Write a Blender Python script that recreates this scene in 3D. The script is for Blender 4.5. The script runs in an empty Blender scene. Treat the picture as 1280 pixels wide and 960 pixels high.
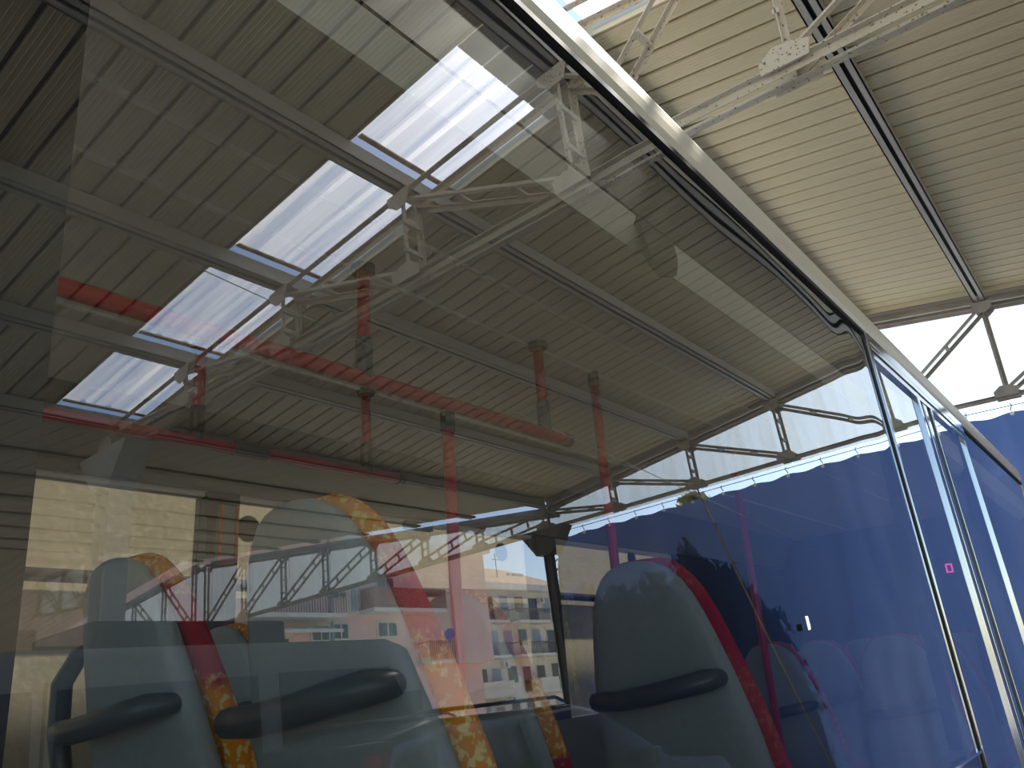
import bpy, bmesh, math, random
from mathutils import Vector, Matrix
random.seed(7)
C = bpy.context.scene.collection
SC = bpy.context.scene
R = math.radians

# ------------------------------------------------------------------ camera
YAW, PIT, ROLL, TILT, FPX = R(36.744), R(19.864), R(-4.5), R(1.935), 998.3
CAM = Vector((0, 0, 1.6))
fw = Vector((-math.cos(PIT)*math.sin(YAW), math.cos(PIT)*math.cos(YAW), math.sin(PIT)))
rt = Vector((math.cos(YAW), math.sin(YAW), 0))
upv = rt.cross(fw)
cr = math.cos(ROLL)*rt + math.sin(ROLL)*upv
cu = -math.sin(ROLL)*rt + math.cos(ROLL)*upv
cam = bpy.data.cameras.new('camera')
cam.sensor_width = 36; cam.lens = FPX/1280*36; cam.clip_end = 500; cam.clip_start = .02
co = bpy.data.objects.new('camera', cam); C.objects.link(co)
M = Matrix((cr, cu, -fw)).transposed().to_4x4(); M.translation = CAM
co.matrix_world = M
SC.camera = co

# ------------------------------------------------------------------ sky, sun, exposure
SUN_DIR = Vector((.17, .62, .76)).normalized()       # towards the sun
w = bpy.data.worlds.new('World'); SC.world = w; w.use_nodes = True
nt = w.node_tree; nt.nodes.clear()
wo = nt.nodes.new('ShaderNodeOutputWorld'); bg = nt.nodes.new('ShaderNodeBackground')
sky = nt.nodes.new('ShaderNodeTexSky'); sky.sky_type = 'NISHITA'; sky.sun_disc = False
sky.sun_elevation = math.asin(SUN_DIR.z); sky.sun_rotation = math.atan2(SUN_DIR.x, SUN_DIR.y)
sky.air_density = 1.0; sky.dust_density = 0.6; sky.ozone_density = 1.0
bg.inputs[1].default_value = 0.29
nt.links.new(sky.outputs[0], bg.inputs[0]); nt.links.new(bg.outputs[0], wo.inputs[0])
sl = bpy.data.lights.new('sun', 'SUN'); sl.energy = 10; sl.angle = R(.6); sl.color = (1, .93, .80)
so = bpy.data.objects.new('sun', sl); C.objects.link(so)
so.rotation_euler = SUN_DIR.to_track_quat('Z', 'Y').to_euler(); so.location = (-20, -10, 30)
vs = SC.view_settings
vs.view_transform = 'Standard'; vs.look = 'None'; vs.exposure = 0.13; vs.gamma = 1.0; vs.use_curve_mapping = False

# ------------------------------------------------------------------ helpers
class MB:
    def __init__(s): s.v = []; s.f = []
    def add(s, vs_, fs_):
        n = len(s.v); s.v += [tuple(v) for v in vs_]; s.f += [tuple(i+n for i in f) for f in fs_]; return s
    def obox(s, c, ax, h):
        c = Vector(c); P = []
        for i in (-1, 1):
            for j in (-1, 1):
                for k in (-1, 1): P.append(c+ax[0]*h[0]*i+ax[1]*h[1]*j+ax[2]*h[2]*k)
        F = [(0,1,3,2),(4,6,7,5),(0,4,5,1),(2,3,7,6),(0,2,6,4),(1,5,7,3)]
        if ax[0].cross(ax[1]).dot(ax[2]) < 0: F = [f[::-1] for f in F]
        return s.add(P, F)
    def box(s, x0, x1, y0, y1, z0, z1):
        X, Y, Z = Vector((1,0,0)), Vector((0,1,0)), Vector((0,0,1))
        return s.obox(((x0+x1)/2, (y0+y1)/2, (z0+z1)/2), (X, Y, Z), (abs(x1-x0)/2, abs(y1-y0)/2, abs(z1-z0)/2))
    def bar(s, p, q, a, b, side=(0,1,0)):
        """rectangular bar p->q; a = size along `side`, b = size across"""
        p, q = Vector(p), Vector(q); d = (q-p); L = d.length; d.normalize()
        sd = Vector(side); sd = (sd - d*sd.dot(d)).normalized(); o = d.cross(sd)
        return s.obox((p+q)/2, (d, sd, o), (L/2, a/2, b/2))
    def angle(s, p, q, leg, t, side=(0,1,0), flip=1):
        """L-section: one flat leg along `side`, one across"""
        p, q = Vector(p), Vector(q); d = (q-p).normalized()
        sd = Vector(side); sd = (sd - d*sd.dot(d)).normalized(); o = d.cross(sd)*flip
        s.bar(p, q, leg, t, side)
        off = o*leg/2 + sd*(leg/2-t/2)
        return s.bar(p+off, q+off, t, leg, side)
    def tube(s, path, r, n=10, caps=True):
        P = [Vector(p) for p in path]; rings = []; prev = None
        rr = r if isinstance(r, (list, tuple)) else [r]*len(P)
        for i, p in enumerate(P):
            d = ((P[i+1]-p) if i == 0 else (p-P[i-1]) if i == len(P)-1 else (P[i+1]-P[i-1])).normalized()
            if prev is None:
                a = Vector((0,0,1)) if abs(d.z) < .9 else Vector((1,0,0))
                u = (a-d*a.dot(d)).normalized()
            else: u = (prev-d*prev.dot(d)).normalized()
            prev = u; v = d.cross(u)
            rings.append([p+(u*math.cos(2*math.pi*k/n)+v*math.sin(2*math.pi*k/n))*rr[i] for k in range(n)])
        F = []
        for i in range(len(P)-1):
            for k in range(n): F.append((i*n+k, i*n+(k+1) % n, (i+1)*n+(k+1) % n, (i+1)*n+k))
        if caps: F.append(tuple(range(n))[::-1]); F.append(tuple((len(P)-1)*n+k for k in range(n)))
        return s.add([v for rg in rings for v in rg], F)
    def prism(s, poly, f0, f1):
        n = len(poly); a = [f0(*p) for p in poly]; b = [f1(*p) for p in poly]
        F = [tuple(range(n))[::-1], tuple(range(n, 2*n))]
        F += [(i, (i+1) % n, n+(i+1) % n, n+i) for i in range(n)]
        return s.add(a+b, F)
    def grid(s, fn, nu, nv):
        V = [fn(i/nu, j/nv) for i in range(nu+1) for j in range(nv+1)]
        F = [(i*(nv+1)+j, (i+1)*(nv+1)+j, (i+1)*(nv+1)+j+1, i*(nv+1)+j+1) for i in range(nu) for j in range(nv)]
        return s.add(V, F)
    def mesh(s, name, mat, smooth=False, bevel=0, fix=True):
        me = bpy.data.meshes.new(name); me.from_pydata(s.v, [], s.f)
        if fix or bevel:
            bm = bmesh.new(); bm.from_mesh(me)
            bmesh.ops.recalc_face_normals(bm, faces=bm.faces[:])
            if bevel:
                bmesh.ops.bevel(bm, geom=[e for e in bm.edges if e.is_manifold and e.calc_face_angle(0) > .5], offset=bevel, segments=3, affect='EDGES', profile=.6)
            bm.to_mesh(me); bm.free()
        if smooth:
            for p in me.polygons: p.use_smooth = True
        me.materials.append(mat); me.update(); return me
    def build(s, name, mat, parent=None, smooth=False, bevel=0, local=False, fix=True):
        return put(name, s.mesh(name, mat, smooth, bevel, fix), parent, local)
def put(name, me, parent=None, local=False):
    o = bpy.data.objects.new(name, me); C.objects.link(o)
    if parent is not None:
        o.parent = parent
        if not local:
            L = Vector((0, 0, 0)); p = parent
            while p is not None: L += p.location; p = p.parent
            o.location = -L
    return o
def tag(o, label=None, cat=None, group=None, kind=None):
    if label: o['label'] = label
    if cat: o['category'] = cat
    if group: o['group'] = group
    if kind: o['kind'] = kind
    return o
def thing(name, loc, label, cat, group=None):
    o = bpy.data.objects.new(name, None); C.objects.link(o); o.location = loc; o.empty_display_size = .1
    return tag(o, label, cat, group)
def struct(o): o['kind'] = 'structure'; return o
def copy_tree(o, parent=None):
    c = o.copy(); C.objects.link(c); c.parent = parent
    for ch in list(o.children): copy_tree(ch, c)
    return c

# pixel (1280x960) -> direction; reflected pixels are followed through the window's plane to a plane of the place
GN = Vector((math.cos(TILT), 0, math.sin(TILT))); G0 = Vector((-.7, 0, 1.6))
def gx(z): return -.7 - (z-1.6)*math.tan(TILT)
def ray(x, y): return (fw + cr*((x-640)/FPX) - cu*((y-480)/FPX)).normalized()
def seen(x, y, axis, val):
    d = ray(x, y); return CAM + d*((val-CAM[axis])/d[axis])
def refl(x, y, axis, val):
    d = ray(x, y); p = CAM + d*((G0-CAM).dot(GN)/d.dot(GN)); d = d - GN*2*d.dot(GN)
    return p + d*((val-p[axis])/d[axis])

# ------------------------------------------------------------------ materials
def mat(name, col=(.5,.5,.5), rough=.6, metal=0., noise=None, spec=.5, bump=0, bscale=40):
    """noise: list of (scale, colour, low, high) layers in object space"""
    m = bpy.data.materials.new(name); m.use_nodes = True
    t = m.node_tree; b = t.nodes['Principled BSDF']
    b.inputs['Base Color'].default_value = (*col, 1); b.inputs['Roughness'].default_value = rough
    b.inputs['Metallic'].default_value = metal; b.inputs['Specular IOR Level'].default_value = spec
    if noise or bump:
        tc = t.nodes.new('ShaderNodeTexCoord')
    if noise:
        last = None
        for k, (sc, c2, lo, hi) in enumerate(noise):
            mp = t.nodes.new('ShaderNodeMapping')
            mp.inputs['Scale'].default_value = sc if isinstance(sc, tuple) else (sc, sc, sc)
            mp.inputs['Location'].default_value = (3.1*k, 1.7*k, .9*k)
            t.links.new(tc.outputs['Object'], mp.inputs[0])
            n = t.nodes.new('ShaderNodeTexNoise'); n.inputs['Scale'].default_value = 1; n.inputs['Detail'].default_value = 5
            t.links.new(mp.outputs[0], n.inputs[0])
            rp = t.nodes.new('ShaderNodeMapRange'); rp.inputs['From Min'].default_value = lo; rp.inputs['From Max'].default_value = hi
            t.links.new(n.outputs[0], rp.inputs[0])
            mx = t.nodes.new('ShaderNodeMix'); mx.data_type = 'RGBA'
            t.links.new(rp.outputs[0], mx.inputs[0])
            if last is None: mx.inputs[6].default_value = (*col, 1)
            else: t.links.new(last, mx.inputs[6])
            mx.inputs[7].default_value = (*c2, 1); last = mx.outputs[2]
        t.links.new(last, b.inputs['Base Color'])
    if bump:
        n = t.nodes.new('ShaderNodeTexNoise'); n.inputs['Scale'].default_value = bscale; n.inputs['Detail'].default_value = 4
        t.links.new(tc.outputs['Object'], n.inputs[0])
        bp = t.nodes.new('ShaderNodeBump'); bp.inputs['Strength'].default_value = bump; bp.inputs['Distance'].default_value = .01
        t.links.new(n.outputs[0], bp.inputs['Height']); t.links.new(bp.outputs[0], b.inputs['Normal'])
    return m

def mat_glass(name, r0, power, tint, mirror=True):
    """flat tinted glazing: part mirror, part clear, stronger mirror at grazing angles"""
    m = bpy.data.materials.new(name); m.use_nodes = True; t = m.node_tree; t.nodes.clear()
    o = t.nodes.new('ShaderNodeOutputMaterial'); tr = t.nodes.new('ShaderNodeBsdfTransparent')
    tr.inputs[0].default_value = (*tint, 1)
    if not mirror: t.links.new(tr.outputs[0], o.inputs[0]); return m
    gl = t.nodes.new('ShaderNodeBsdfGlossy'); gl.inputs['Roughness'].default_value = 0.0
    gl.inputs['Color'].default_value = (.97, .98, 1, 1)
    ge = t.nodes.new('ShaderNodeNewGeometry')
    dt = t.nodes.new('ShaderNodeVectorMath'); dt.operation = 'DOT_PRODUCT'
    t.links.new(ge.outputs['Incoming'], dt.inputs[0]); t.links.new(ge.outputs['Normal'], dt.inputs[1])
    ab = t.nodes.new('ShaderNodeMath'); ab.operation = 'ABSOLUTE'; t.links.new(dt.outputs['Value'], ab.inputs[0])
    om = t.nodes.new('ShaderNodeMath'); om.operation = 'SUBTRACT'; om.inputs[0].default_value = 1; t.links.new(ab.outputs[0], om.inputs[1])
    pw = t.nodes.new('ShaderNodeMath'); pw.operation = 'POWER'; pw.inputs[1].default_value = power; t.links.new(om.outputs[0], pw.inputs[0])
    ma = t.nodes.new('ShaderNodeMath'); ma.operation = 'MULTIPLY_ADD'; ma.inputs[1].default_value = 1-r0; ma.inputs[2].default_value = r0
    t.links.new(pw.outputs[0], ma.inputs[0])
    mx = t.nodes.new('ShaderNodeMixShader'); t.links.new(ma.outputs[0], mx.inputs[0])
    t.links.new(tr.outputs[0], mx.inputs[1]); t.links.new(gl.outputs[0], mx.inputs[2]); t.links.new(mx.outputs[0], o.inputs[0])
    return m

def mat_sheet(name, col, clear, dirt=None, streak=(2, 30, 2), tcol=None, vary=.12, back=.35):
    """translucent plastic sheet: part clear, part milky"""
    m = bpy.data.materials.new(name); m.use_nodes = True; t = m.node_tree; t.nodes.clear()
    o = t.nodes.new('ShaderNodeOutputMaterial')
    tr = t.nodes.new('ShaderNodeBsdfTransparent'); tr.inputs[0].default_value = (*(tcol or (.97,.98,1)), 1)
    tl = t.nodes.new('ShaderNodeBsdfTranslucent'); df = t.nodes.new('ShaderNodeBsdfDiffuse')
    tc = t.nodes.new('ShaderNodeTexCoord'); mp = t.nodes.new('ShaderNodeMapping'); mp.inputs['Scale'].default_value = streak
    t.links.new(tc.outputs['Object'], mp.inputs[0])
    n = t.nodes.new('ShaderNodeTexNoise'); n.inputs['Scale'].default_value = 1; n.inputs['Detail'].default_value = 4
    t.links.new(mp.outputs[0], n.inputs[0])
    mc = t.nodes.new('ShaderNodeMix'); mc.data_type = 'RGBA'
    mc.inputs[6].default_value = (*col, 1); mc.inputs[7].default_value = (*(dirt or col), 1)
    rp = t.nodes.new('ShaderNodeMapRange'); rp.inputs['From Min'].default_value = .52; rp.inputs['From Max'].default_value = .75
    t.links.new(n.outputs[0], rp.inputs[0]); t.links.new(rp.outputs[0], mc.inputs[0])
    t.links.new(mc.outputs[2], tl.inputs[0]); t.links.new(mc.outputs[2], df.inputs[0])
    m1 = t.nodes.new('ShaderNodeMixShader'); m1.inputs[0].default_value = back
    t.links.new(tl.outputs[0], m1.inputs[1]); t.links.new(df.outputs[0], m1.inputs[2])
    cr_ = t.nodes.new('ShaderNodeMapRange'); cr_.inputs['From Min'].default_value = .3; cr_.inputs['From Max'].default_value = .7
    cr_.inputs['To Min'].default_value = min(1, 1-clear+vary); cr_.inputs['To Max'].default_value = max(0, 1-clear-vary)
    t.links.new(n.outputs[0], cr_.inputs[0])
    m2 = t.nodes.new('ShaderNodeMixShader'); t.links.new(cr_.outputs[0], m2.inputs[0])
    t.links.new(tr.outputs[0], m2.inputs[1]); t.links.new(m1.outputs[0], m2.inputs[2]); t.links.new(m2.outputs[0], o.inputs[0])
    return m

def mat_fabric(name, amt=1.):
    m = bpy.data.materials.new(name); m.use_nodes = True; t = m.node_tree; b = t.nodes['Principled BSDF']
    b.inputs['Roughness'].default_value = .95; b.inputs['Specular IOR Level'].default_value = .1
    tc = t.nodes.new('ShaderNodeTexCoord'); oi = t.nodes.new('ShaderNodeObjectInfo')
    mp = t.nodes.new('ShaderNodeMapping'); t.links.new(tc.outputs['Object'], mp.inputs[0])
    cb = t.nodes.new('ShaderNodeCombineXYZ'); ml = t.nodes.new('ShaderNodeMath'); ml.operation = 'MULTIPLY'; ml.inputs[1].default_value = 9
    t.links.new(oi.outputs['Random'], ml.inputs[0]); t.links.new(ml.outputs[0], cb.inputs[2]); t.links.new(cb.outputs[0], mp.inputs['Location'])
    def nz(sc, lo, hi, det=4):
        n = t.nodes.new('ShaderNodeTexNoise'); n.inputs['Scale'].default_value = sc; n.inputs['Detail'].default_value = det
        t.links.new(mp.outputs[0], n.inputs[0])
        r = t.nodes.new('ShaderNodeMapRange'); r.inputs['From Min'].default_value = lo; r.inputs['From Max'].default_value = hi
        t.links.new(n.outputs[0], r.inputs[0]); return r.outputs[0]
    def mix(f, a, bcol):
        x = t.nodes.new('ShaderNodeMix'); x.data_type = 'RGBA'; t.links.new(f, x.inputs[0])
        if isinstance(a, tuple): x.inputs[6].default_value = (*a, 1)
        else: t.links.new(a, x.inputs[6])
        x.inputs[7].default_value = (*bcol, 1); return x.outputs[2]
    sx = t.nodes.new('ShaderNodeSeparateXYZ'); t.links.new(tc.outputs['Object'], sx.inputs[0])
    n0 = t.nodes.new('ShaderNodeTexNoise'); n0.inputs['Scale'].default_value = 7; n0.inputs['Detail'].default_value = 6; n0.inputs['Roughness'].default_value = .7
    t.links.new(mp.outputs[0], n0.inputs[0])
    zz = t.nodes.new('ShaderNodeMath'); zz.operation = 'MULTIPLY_ADD'; zz.inputs[1].default_value = .34
    ad = t.nodes.new('ShaderNodeMath'); ad.operation = 'SUBTRACT'; ad.inputs[1].default_value = .17
    t.links.new(n0.outputs[0], zz.inputs[0]); t.links.new(sx.outputs[2], ad.inputs[0]); t.links.new(ad.outputs[0], zz.inputs[2])
    rampn = t.nodes.new('ShaderNodeValToRGB'); rampn.color_ramp.interpolation = 'LINEAR'
    el = rampn.color_ramp.elements
    stops = [(0, 0), (.52, 0), (.56, 1), (.76, 1), (.80, 0), (.955, 0), (.99, .8), (1, .8)]
    while len(el) < len(stops): el.new(.5)
    for e, (p_, v_) in zip(el, stops): e.position = p_; e.color = (v_*amt, v_*amt, v_*amt, 1)
    t.links.new(zz.outputs[0], rampn.inputs[0])
    c = mix(rampn.outputs[0], (.42, .016, .028), (.78, .29, .012))
    mm = t.nodes.new('ShaderNodeMath'); mm.operation = 'MULTIPLY'
    t.links.new(rampn.outputs[0], mm.inputs[0]); t.links.new(nz(60, .52, .60, 2), mm.inputs[1])
    c = mix(mm.outputs[0], c, (.90, .68, .26))
    t.links.new(c, b.inputs['Base Color'])
    return m

RUST = (.22, .12, .06)
M_panel = mat('roof_panel_paint', (.60,.52,.34), .42, noise=[((.25,3,1), (.545,.47,.305), .45, .7)])
M_panel_dark = mat('darker_roof_panel_paint', (.36,.32,.22), .6, noise=[((.25,3,1), (.31,.27,.19), .45, .7)])  # darker tone of the roof panel colour, for the neighbouring bay
M_deck = mat('roof_deck_dark', (.09,.08,.07), .9)
M_purlin = mat('purlin_grey', (.43,.41,.365), .5, noise=[((4,.8,4), (.35,.335,.295), .45, .7)])
M_truss = mat('truss_speckled_paint', (.60,.535,.42), .6, noise=[(3.2, (.50,.44,.34), .48, .7), (45, RUST, .61, .66)])
M_truss_dk = mat('truss_brown_grey', (.36,.33,.30), .6, noise=[(4, (.27,.24,.22), .45, .7)])
M_sky = mat_sheet('skylight_sheet', (.93,.93,.93), .45, dirt=(.97,.96,.93), streak=(.35, 9, 1), tcol=(.92,.96,1), vary=.45, back=.1)
M_skyrust = mat('skylight_rusty_edge', (.55,.42,.28), .8, noise=[(14, (.25,.14,.06), .45, .6)])
M_gable = mat_sheet('gable_sheet', (.43,.50,.55), .14, streak=(9, 1, .6))
M_tarp = mat_sheet('blue_tarp', (.027,.048,.125), .0, dirt=(.044,.068,.150), streak=(1.6, 1, .25), vary=0)
M_wire = mat('wire_dark', (.06,.06,.07), .5, .6)
M_hook = mat('hook_white', (.85,.85,.85), .4)
M_wall = mat('concrete_wall', (.345,.30,.205), .9, noise=[((1,1.2,3), (.275,.24,.16), .45, .65), (22, (.40,.35,.25), .5, .75), ((1,.9,.25), (.23,.20,.14), .58, .72)], bump=.2, bscale=30)
M_floor = mat('yard_concrete', (.47,.445,.39), .9, noise=[(.5, (.39,.37,.325), .42, .65), (9, (.52,.49,.43), .5, .7)])
M_column = mat('column_pale_paint', (.62,.61,.57), .55, noise=[(6, (.48,.46,.42), .5, .7)])
M_pipe = mat('pipe_black', (.012,.012,.013), .95, spec=.05)
M_steel_dk = mat('dark_steel', (.07,.07,.07), .55)
M_glass = mat_glass('bus_window_tinted', .15, 2.6, (.93,.94,.92))
M_glass_in = mat_glass('bus_window_inner_face', 0, 1, (.97,.97,.97), mirror=False)
M_farglass = mat_glass('bus_far_window', .05, 4, (.95,.95,.93))
M_black = mat('black_frit', (.012,.012,.012), .5)
M_cream = mat('cream_gutter_paint', (.80,.74,.60), .38, noise=[((3,.6,3), (.72,.66,.53), .45, .7)])
M_white = mat('bus_white_paint', (.84,.83,.80), .3)
M_blkgloss = mat('gloss_black_panel', (.02,.02,.025), .05)
M_chrome = mat('chrome_trim', (.58,.59,.60), .10, 1.)
M_rubber = mat('black_rubber', (.02,.02,.02), .6)
M_ceil = mat('bus_ceiling_panel', (.86,.84,.75), .55)
M_ceil2 = mat('bus_ceiling_cove', (.88,.86,.76), .5)
M_busgrey = mat('bus_cove_grey', (.20,.195,.175), .6)
M_busin = mat('bus_interior_grey', (.22,.22,.21), .6)
M_busdark = mat('bus_dark_lining', (.05,.052,.05), .6)
M_busfloor = mat('bus_floor_vinyl', (.50,.49,.46), .7)
M_red = mat('red_rail_coating', (.50,.022,.035), .28)
M_socket = mat('grey_rail_socket', (.05,.052,.055), .4)
M_shell = mat('seat_shell_grey', (.30,.345,.35), .42, noise=[(60, (.28,.322,.326), .4, .7)], bump=.06, bscale=220)
M_handle = mat('seat_handle_dark', (.065,.078,.080), .34)
M_fab = mat_fabric('seat_fabric_red_orange'); M_fab2 = mat_fabric('seat_fabric_mostly_red', .12)
M_sticker = mat('round_sticker_dark', (.012,.014,.02), .4)
M_orange = mat('orange_plastic', (.62,.13,.02), .4)
M_pink = mat('pink_render', (.90,.60,.53), .85, noise=[(.6, (.85,.55,.49), .45, .7)])
M_aptwall = mat('apartment_cream_render', (.84,.79,.67), .85, noise=[(.4, (.66,.60,.48), .45, .7)])
M_slab = mat('pale_slab', (.78,.75,.69), .8)
M_win = mat('dark_window_glass', (.045,.055,.07), .1)
M_shut = mat('blue_grey_shutter', (.33,.40,.46), .6)
M_wframe = mat('window_frame_pale', (.70,.68,.62), .6)
M_rail = mat('balcony_rail', (.16,.15,.15), .5)
M_brickred = mat('brown_red_mesh', (.26,.09,.075), .8, noise=[(9, (.40,.20,.16), .5, .6)])
M_roof = mat('brown_tile_roof', (.36,.26,.18), .85, noise=[((2,6,2), (.46,.34,.23), .45, .65)])
M_van = mat('van_silver_paint', (.46,.455,.43), .5)
M_vdark = mat('van_dark_glass', (.03,.035,.04), .12)
M_suv = mat('suv_dark_paint', (.16,.165,.17), .12, .6)
M_tail = mat('tail_light_red', (.55,.02,.02), .15)
M_tyre = mat('tyre', (.02,.02,.02), .8)
M_alloy = mat('alloy_wheel', (.5,.5,.52), .3, .8)
M_leaf = mat('leaves_yellow_green', (.34,.33,.07), .8, noise=[(3, (.18,.22,.05), .45, .6)])
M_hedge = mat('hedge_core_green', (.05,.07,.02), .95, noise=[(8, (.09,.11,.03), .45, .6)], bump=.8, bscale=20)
M_bark = mat('bark', (.12,.09,.06), .9)
M_rope = mat('brown_rope', (.30,.20,.11), .8)
M_cable = mat('pale_cable', (.80,.79,.74), .3)
M_purple = mat('purple_dish', (.20,.16,.50), .5)
def emit(name, col, s):
    m = bpy.data.materials.new(name); m.use_nodes = True; b = m.node_tree.nodes['Principled BSDF']
    b.inputs['Base Color'].default_value = (0,0,0,1); b.inputs['Emission Color'].default_value = (*col, 1); b.inputs['Emission Strength'].default_value = s; return m
M_led = emit('led_magenta', (1, .05, .45), 2.2)

# ================================================================== THE SHED
TS = math.tan(R(7.07))
def zr(x): return 6.0 - TS*x            # underside of the sloping roof above the bus
XE0, XE1 = -3.3, 7.1                    # high edge / valley edge
Y0, YG = -6.0, 12.2                     # open near end / far gable
SK0, SK1 = 3.43, 4.53                   # skylight strip
PX = [-2.43, -.85, .73, 2.31, 3.89, 5.47, 6.98]   # purlin lines = truss nodes

fl = MB().grid(lambda u, v: (-60+220*u, -60+240*v, 0), 4, 4).build('floor', M_floor, fix=False); struct(fl)

wl = MB().box(-4.62, -4.4, -8, 22, 0, 3.55).build('wall_left', M_wall); struct(wl)
cp = MB()
for k in range(10): cp.box(-4.65, -4.37, -8+2.75*k+.01, -8+2.75*(k+1)-.01, 3.55, 3.62)
cp.build('coping_stone', M_slab, wl)
pipe = thing('wall_pipe', (-4.35, 1, 2.23), 'dark conduit pipe clipped along the concrete wall behind the bus', 'pipe')
MB().tube([(-4.35, y, 2.23+.012*math.sin(y*1.3)) for y in [-3+.5*i for i in range(32)]], .035, 8).build('pipe_run', M_pipe, pipe, smooth=True)
for y in (-1.5, 1.0, 3.5, 6.0, 8.5, 11.):
    MB().box(-4.4, -4.30, y, y+.03, 2.18, 2.28).build('pipe_clip', M_steel_dk, pipe)

# ---- roof of the bus bay: deck above, panels below it with open joints
deck = MB()
for a, b in ((Y0, SK0-.01), (SK1+.01, YG+.26)):
    deck.prism([(XE0, zr(XE0)+.045), (XE1, zr(XE1)+.045), (XE1, zr(XE1)+.11), (XE0, zr(XE0)+.11)], lambda x, z, a=a: (x, a, z), lambda x, z, b=b: (x, b, z))
deck = struct(deck.build('ceiling', M_deck))
def strip_mesh(wd):
    g = .016; a, b = g, wd-g; q = (b-a)
    pr = [(a, .04), (a, .016), (a+.008, .0)]
    for t_ in (.22, .41, .60, .79):
        c = a+q*t_; pr += [(c-.007, 0), (c-.002, -.004), (c+.002, -.004), (c+.007, 0)]
    pr += [(b-.008, 0), (b, .016), (b, .04)]
    m = MB(); m.prism(pr, lambda y, z: (XE0, y, zr(XE0)+z), lambda y, z: (XE1, y, zr(XE1)+z))
    return m.mesh('roof_panel', M_panel)
w1 = (SK0-.02-1.53)/8.19*1.0
w1 = .2305; sm = strip_mesh(w1); k = 0
while SK0-.02-w1*(k+1) > Y0:
    put('roof_panel', sm, deck).location = (0, SK0-.02-w1*(k+1), 0); k += 1
w2 = (YG-SK1-.02)/34; sm2 = strip_mesh(w2)
for k in range(34): put('roof_panel', sm2, deck).location = (0, SK1+.02+w2*k, 0)
# ---- translucent corrugated skylight sheets, one per bay
def sky_sheet(x0, x1):
    m = MB(); pr = []
    n = 4; wd = (SK1-SK0)/n
    for i in range(n):
        a = SK0+wd*i
        pr += [(a, 0), (a+wd*.70, 0), (a+wd*.78, .035), (a+wd*.92, .035)]
    pr.append((SK1, 0))
    V = [(x, y, zr(x)+.035+z) for x in (x0, x1) for y, z in pr]; n_ = len(pr)
    m.add(V, [(i, i+1, n_+i+1, n_+i) for i in range(n_-1)])
    return m
E_ = [XE0] + PX
for i in range(len(E_)-1):
    a = E_[i]+(.12 if i else 0); b = E_[i+1]-.12
    if abs(E_[i]-PX[2]) < .01: a = 1.08          # opaque flashing closes the upper part of this bay
    o = sky_sheet(a, b).build('skylight_sheet', M_sky, deck, fix=False); o['label'] = 'corrugated translucent skylight sheet'
    MB().box(b-.05, b-.005, SK0+.02, SK1-.02, zr(b)+.005, zr(b)+.02).build('skylight_edge', M_skyrust, deck)
for k in range(4):
    y = SK0+.275*k
    MB().prism([(.79, zr(.79)), (1.12, zr(1.12)), (1.12, zr(1.12)+.02), (.79, zr(.79)+.02)], lambda x, z: (x, y+.008, z), lambda x, z: (x, y+.267, z)).build('flashing_plate', M_purlin, deck)
for y in (SK0-.02, SK1+.005):
    MB().prism([(XE0, zr(XE0)-.004), (XE1, zr(XE1)-.004), (XE1, zr(XE1)+.1), (XE0, zr(XE0)+.1)], lambda x, z: (x, y, z), lambda x, z: (x, y+.014, z)).build('skylight_kerb', M_panel, deck)

# ---- purlins: slotted channels under the roof
PL = ['grey steel purlin nearest the concrete wall, above the far side of the bus',
      'grey steel purlin with dark slot running above the cream bus gutter',
      'dark slotted purlin first out from the bus gutter, crossing the skylight top',
      'grey purlin between the first and second skylight sheets out from the bus',
      'grey purlin between the second and third skylight sheets out from the bus',
      'grey purlin between the third and fourth skylight sheets out from the bus',
      'grey purlin along the roof valley above the pale columns']
def purlin(x, zf, label, y0=Y0, y1=YG-.05, grp='steel purlins under the bus bay roof', dp=.135, m_=None):
    m_ = m_ or M_purlin
    p = thing('purlin', (x, (y0+y1)/2, zf(x)-.14), label, 'purlin', grp)
    z1 = zf(x)-.004; z0 = z1-dp
    MB().box(x+.02, x+.075, y0, y1, z0, z0+.012).box(x+.063, x+.075, y0, y1, z0, z1).build('flange', m_, p)
    MB().box(x-.075, x-.018, y0, y1, z0, z0+.012).box(x-.075, x-.063, y0, y1, z0, z1).build('flange', m_, p)
    MB().box(x-.07, x+.07, y0, y1, z1-.03, z1-.012).build('web', M_steel_dk if m_ is M_purlin else m_, p)
for x, l in zip(PX, PL): purlin(x, zr, l)

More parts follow.
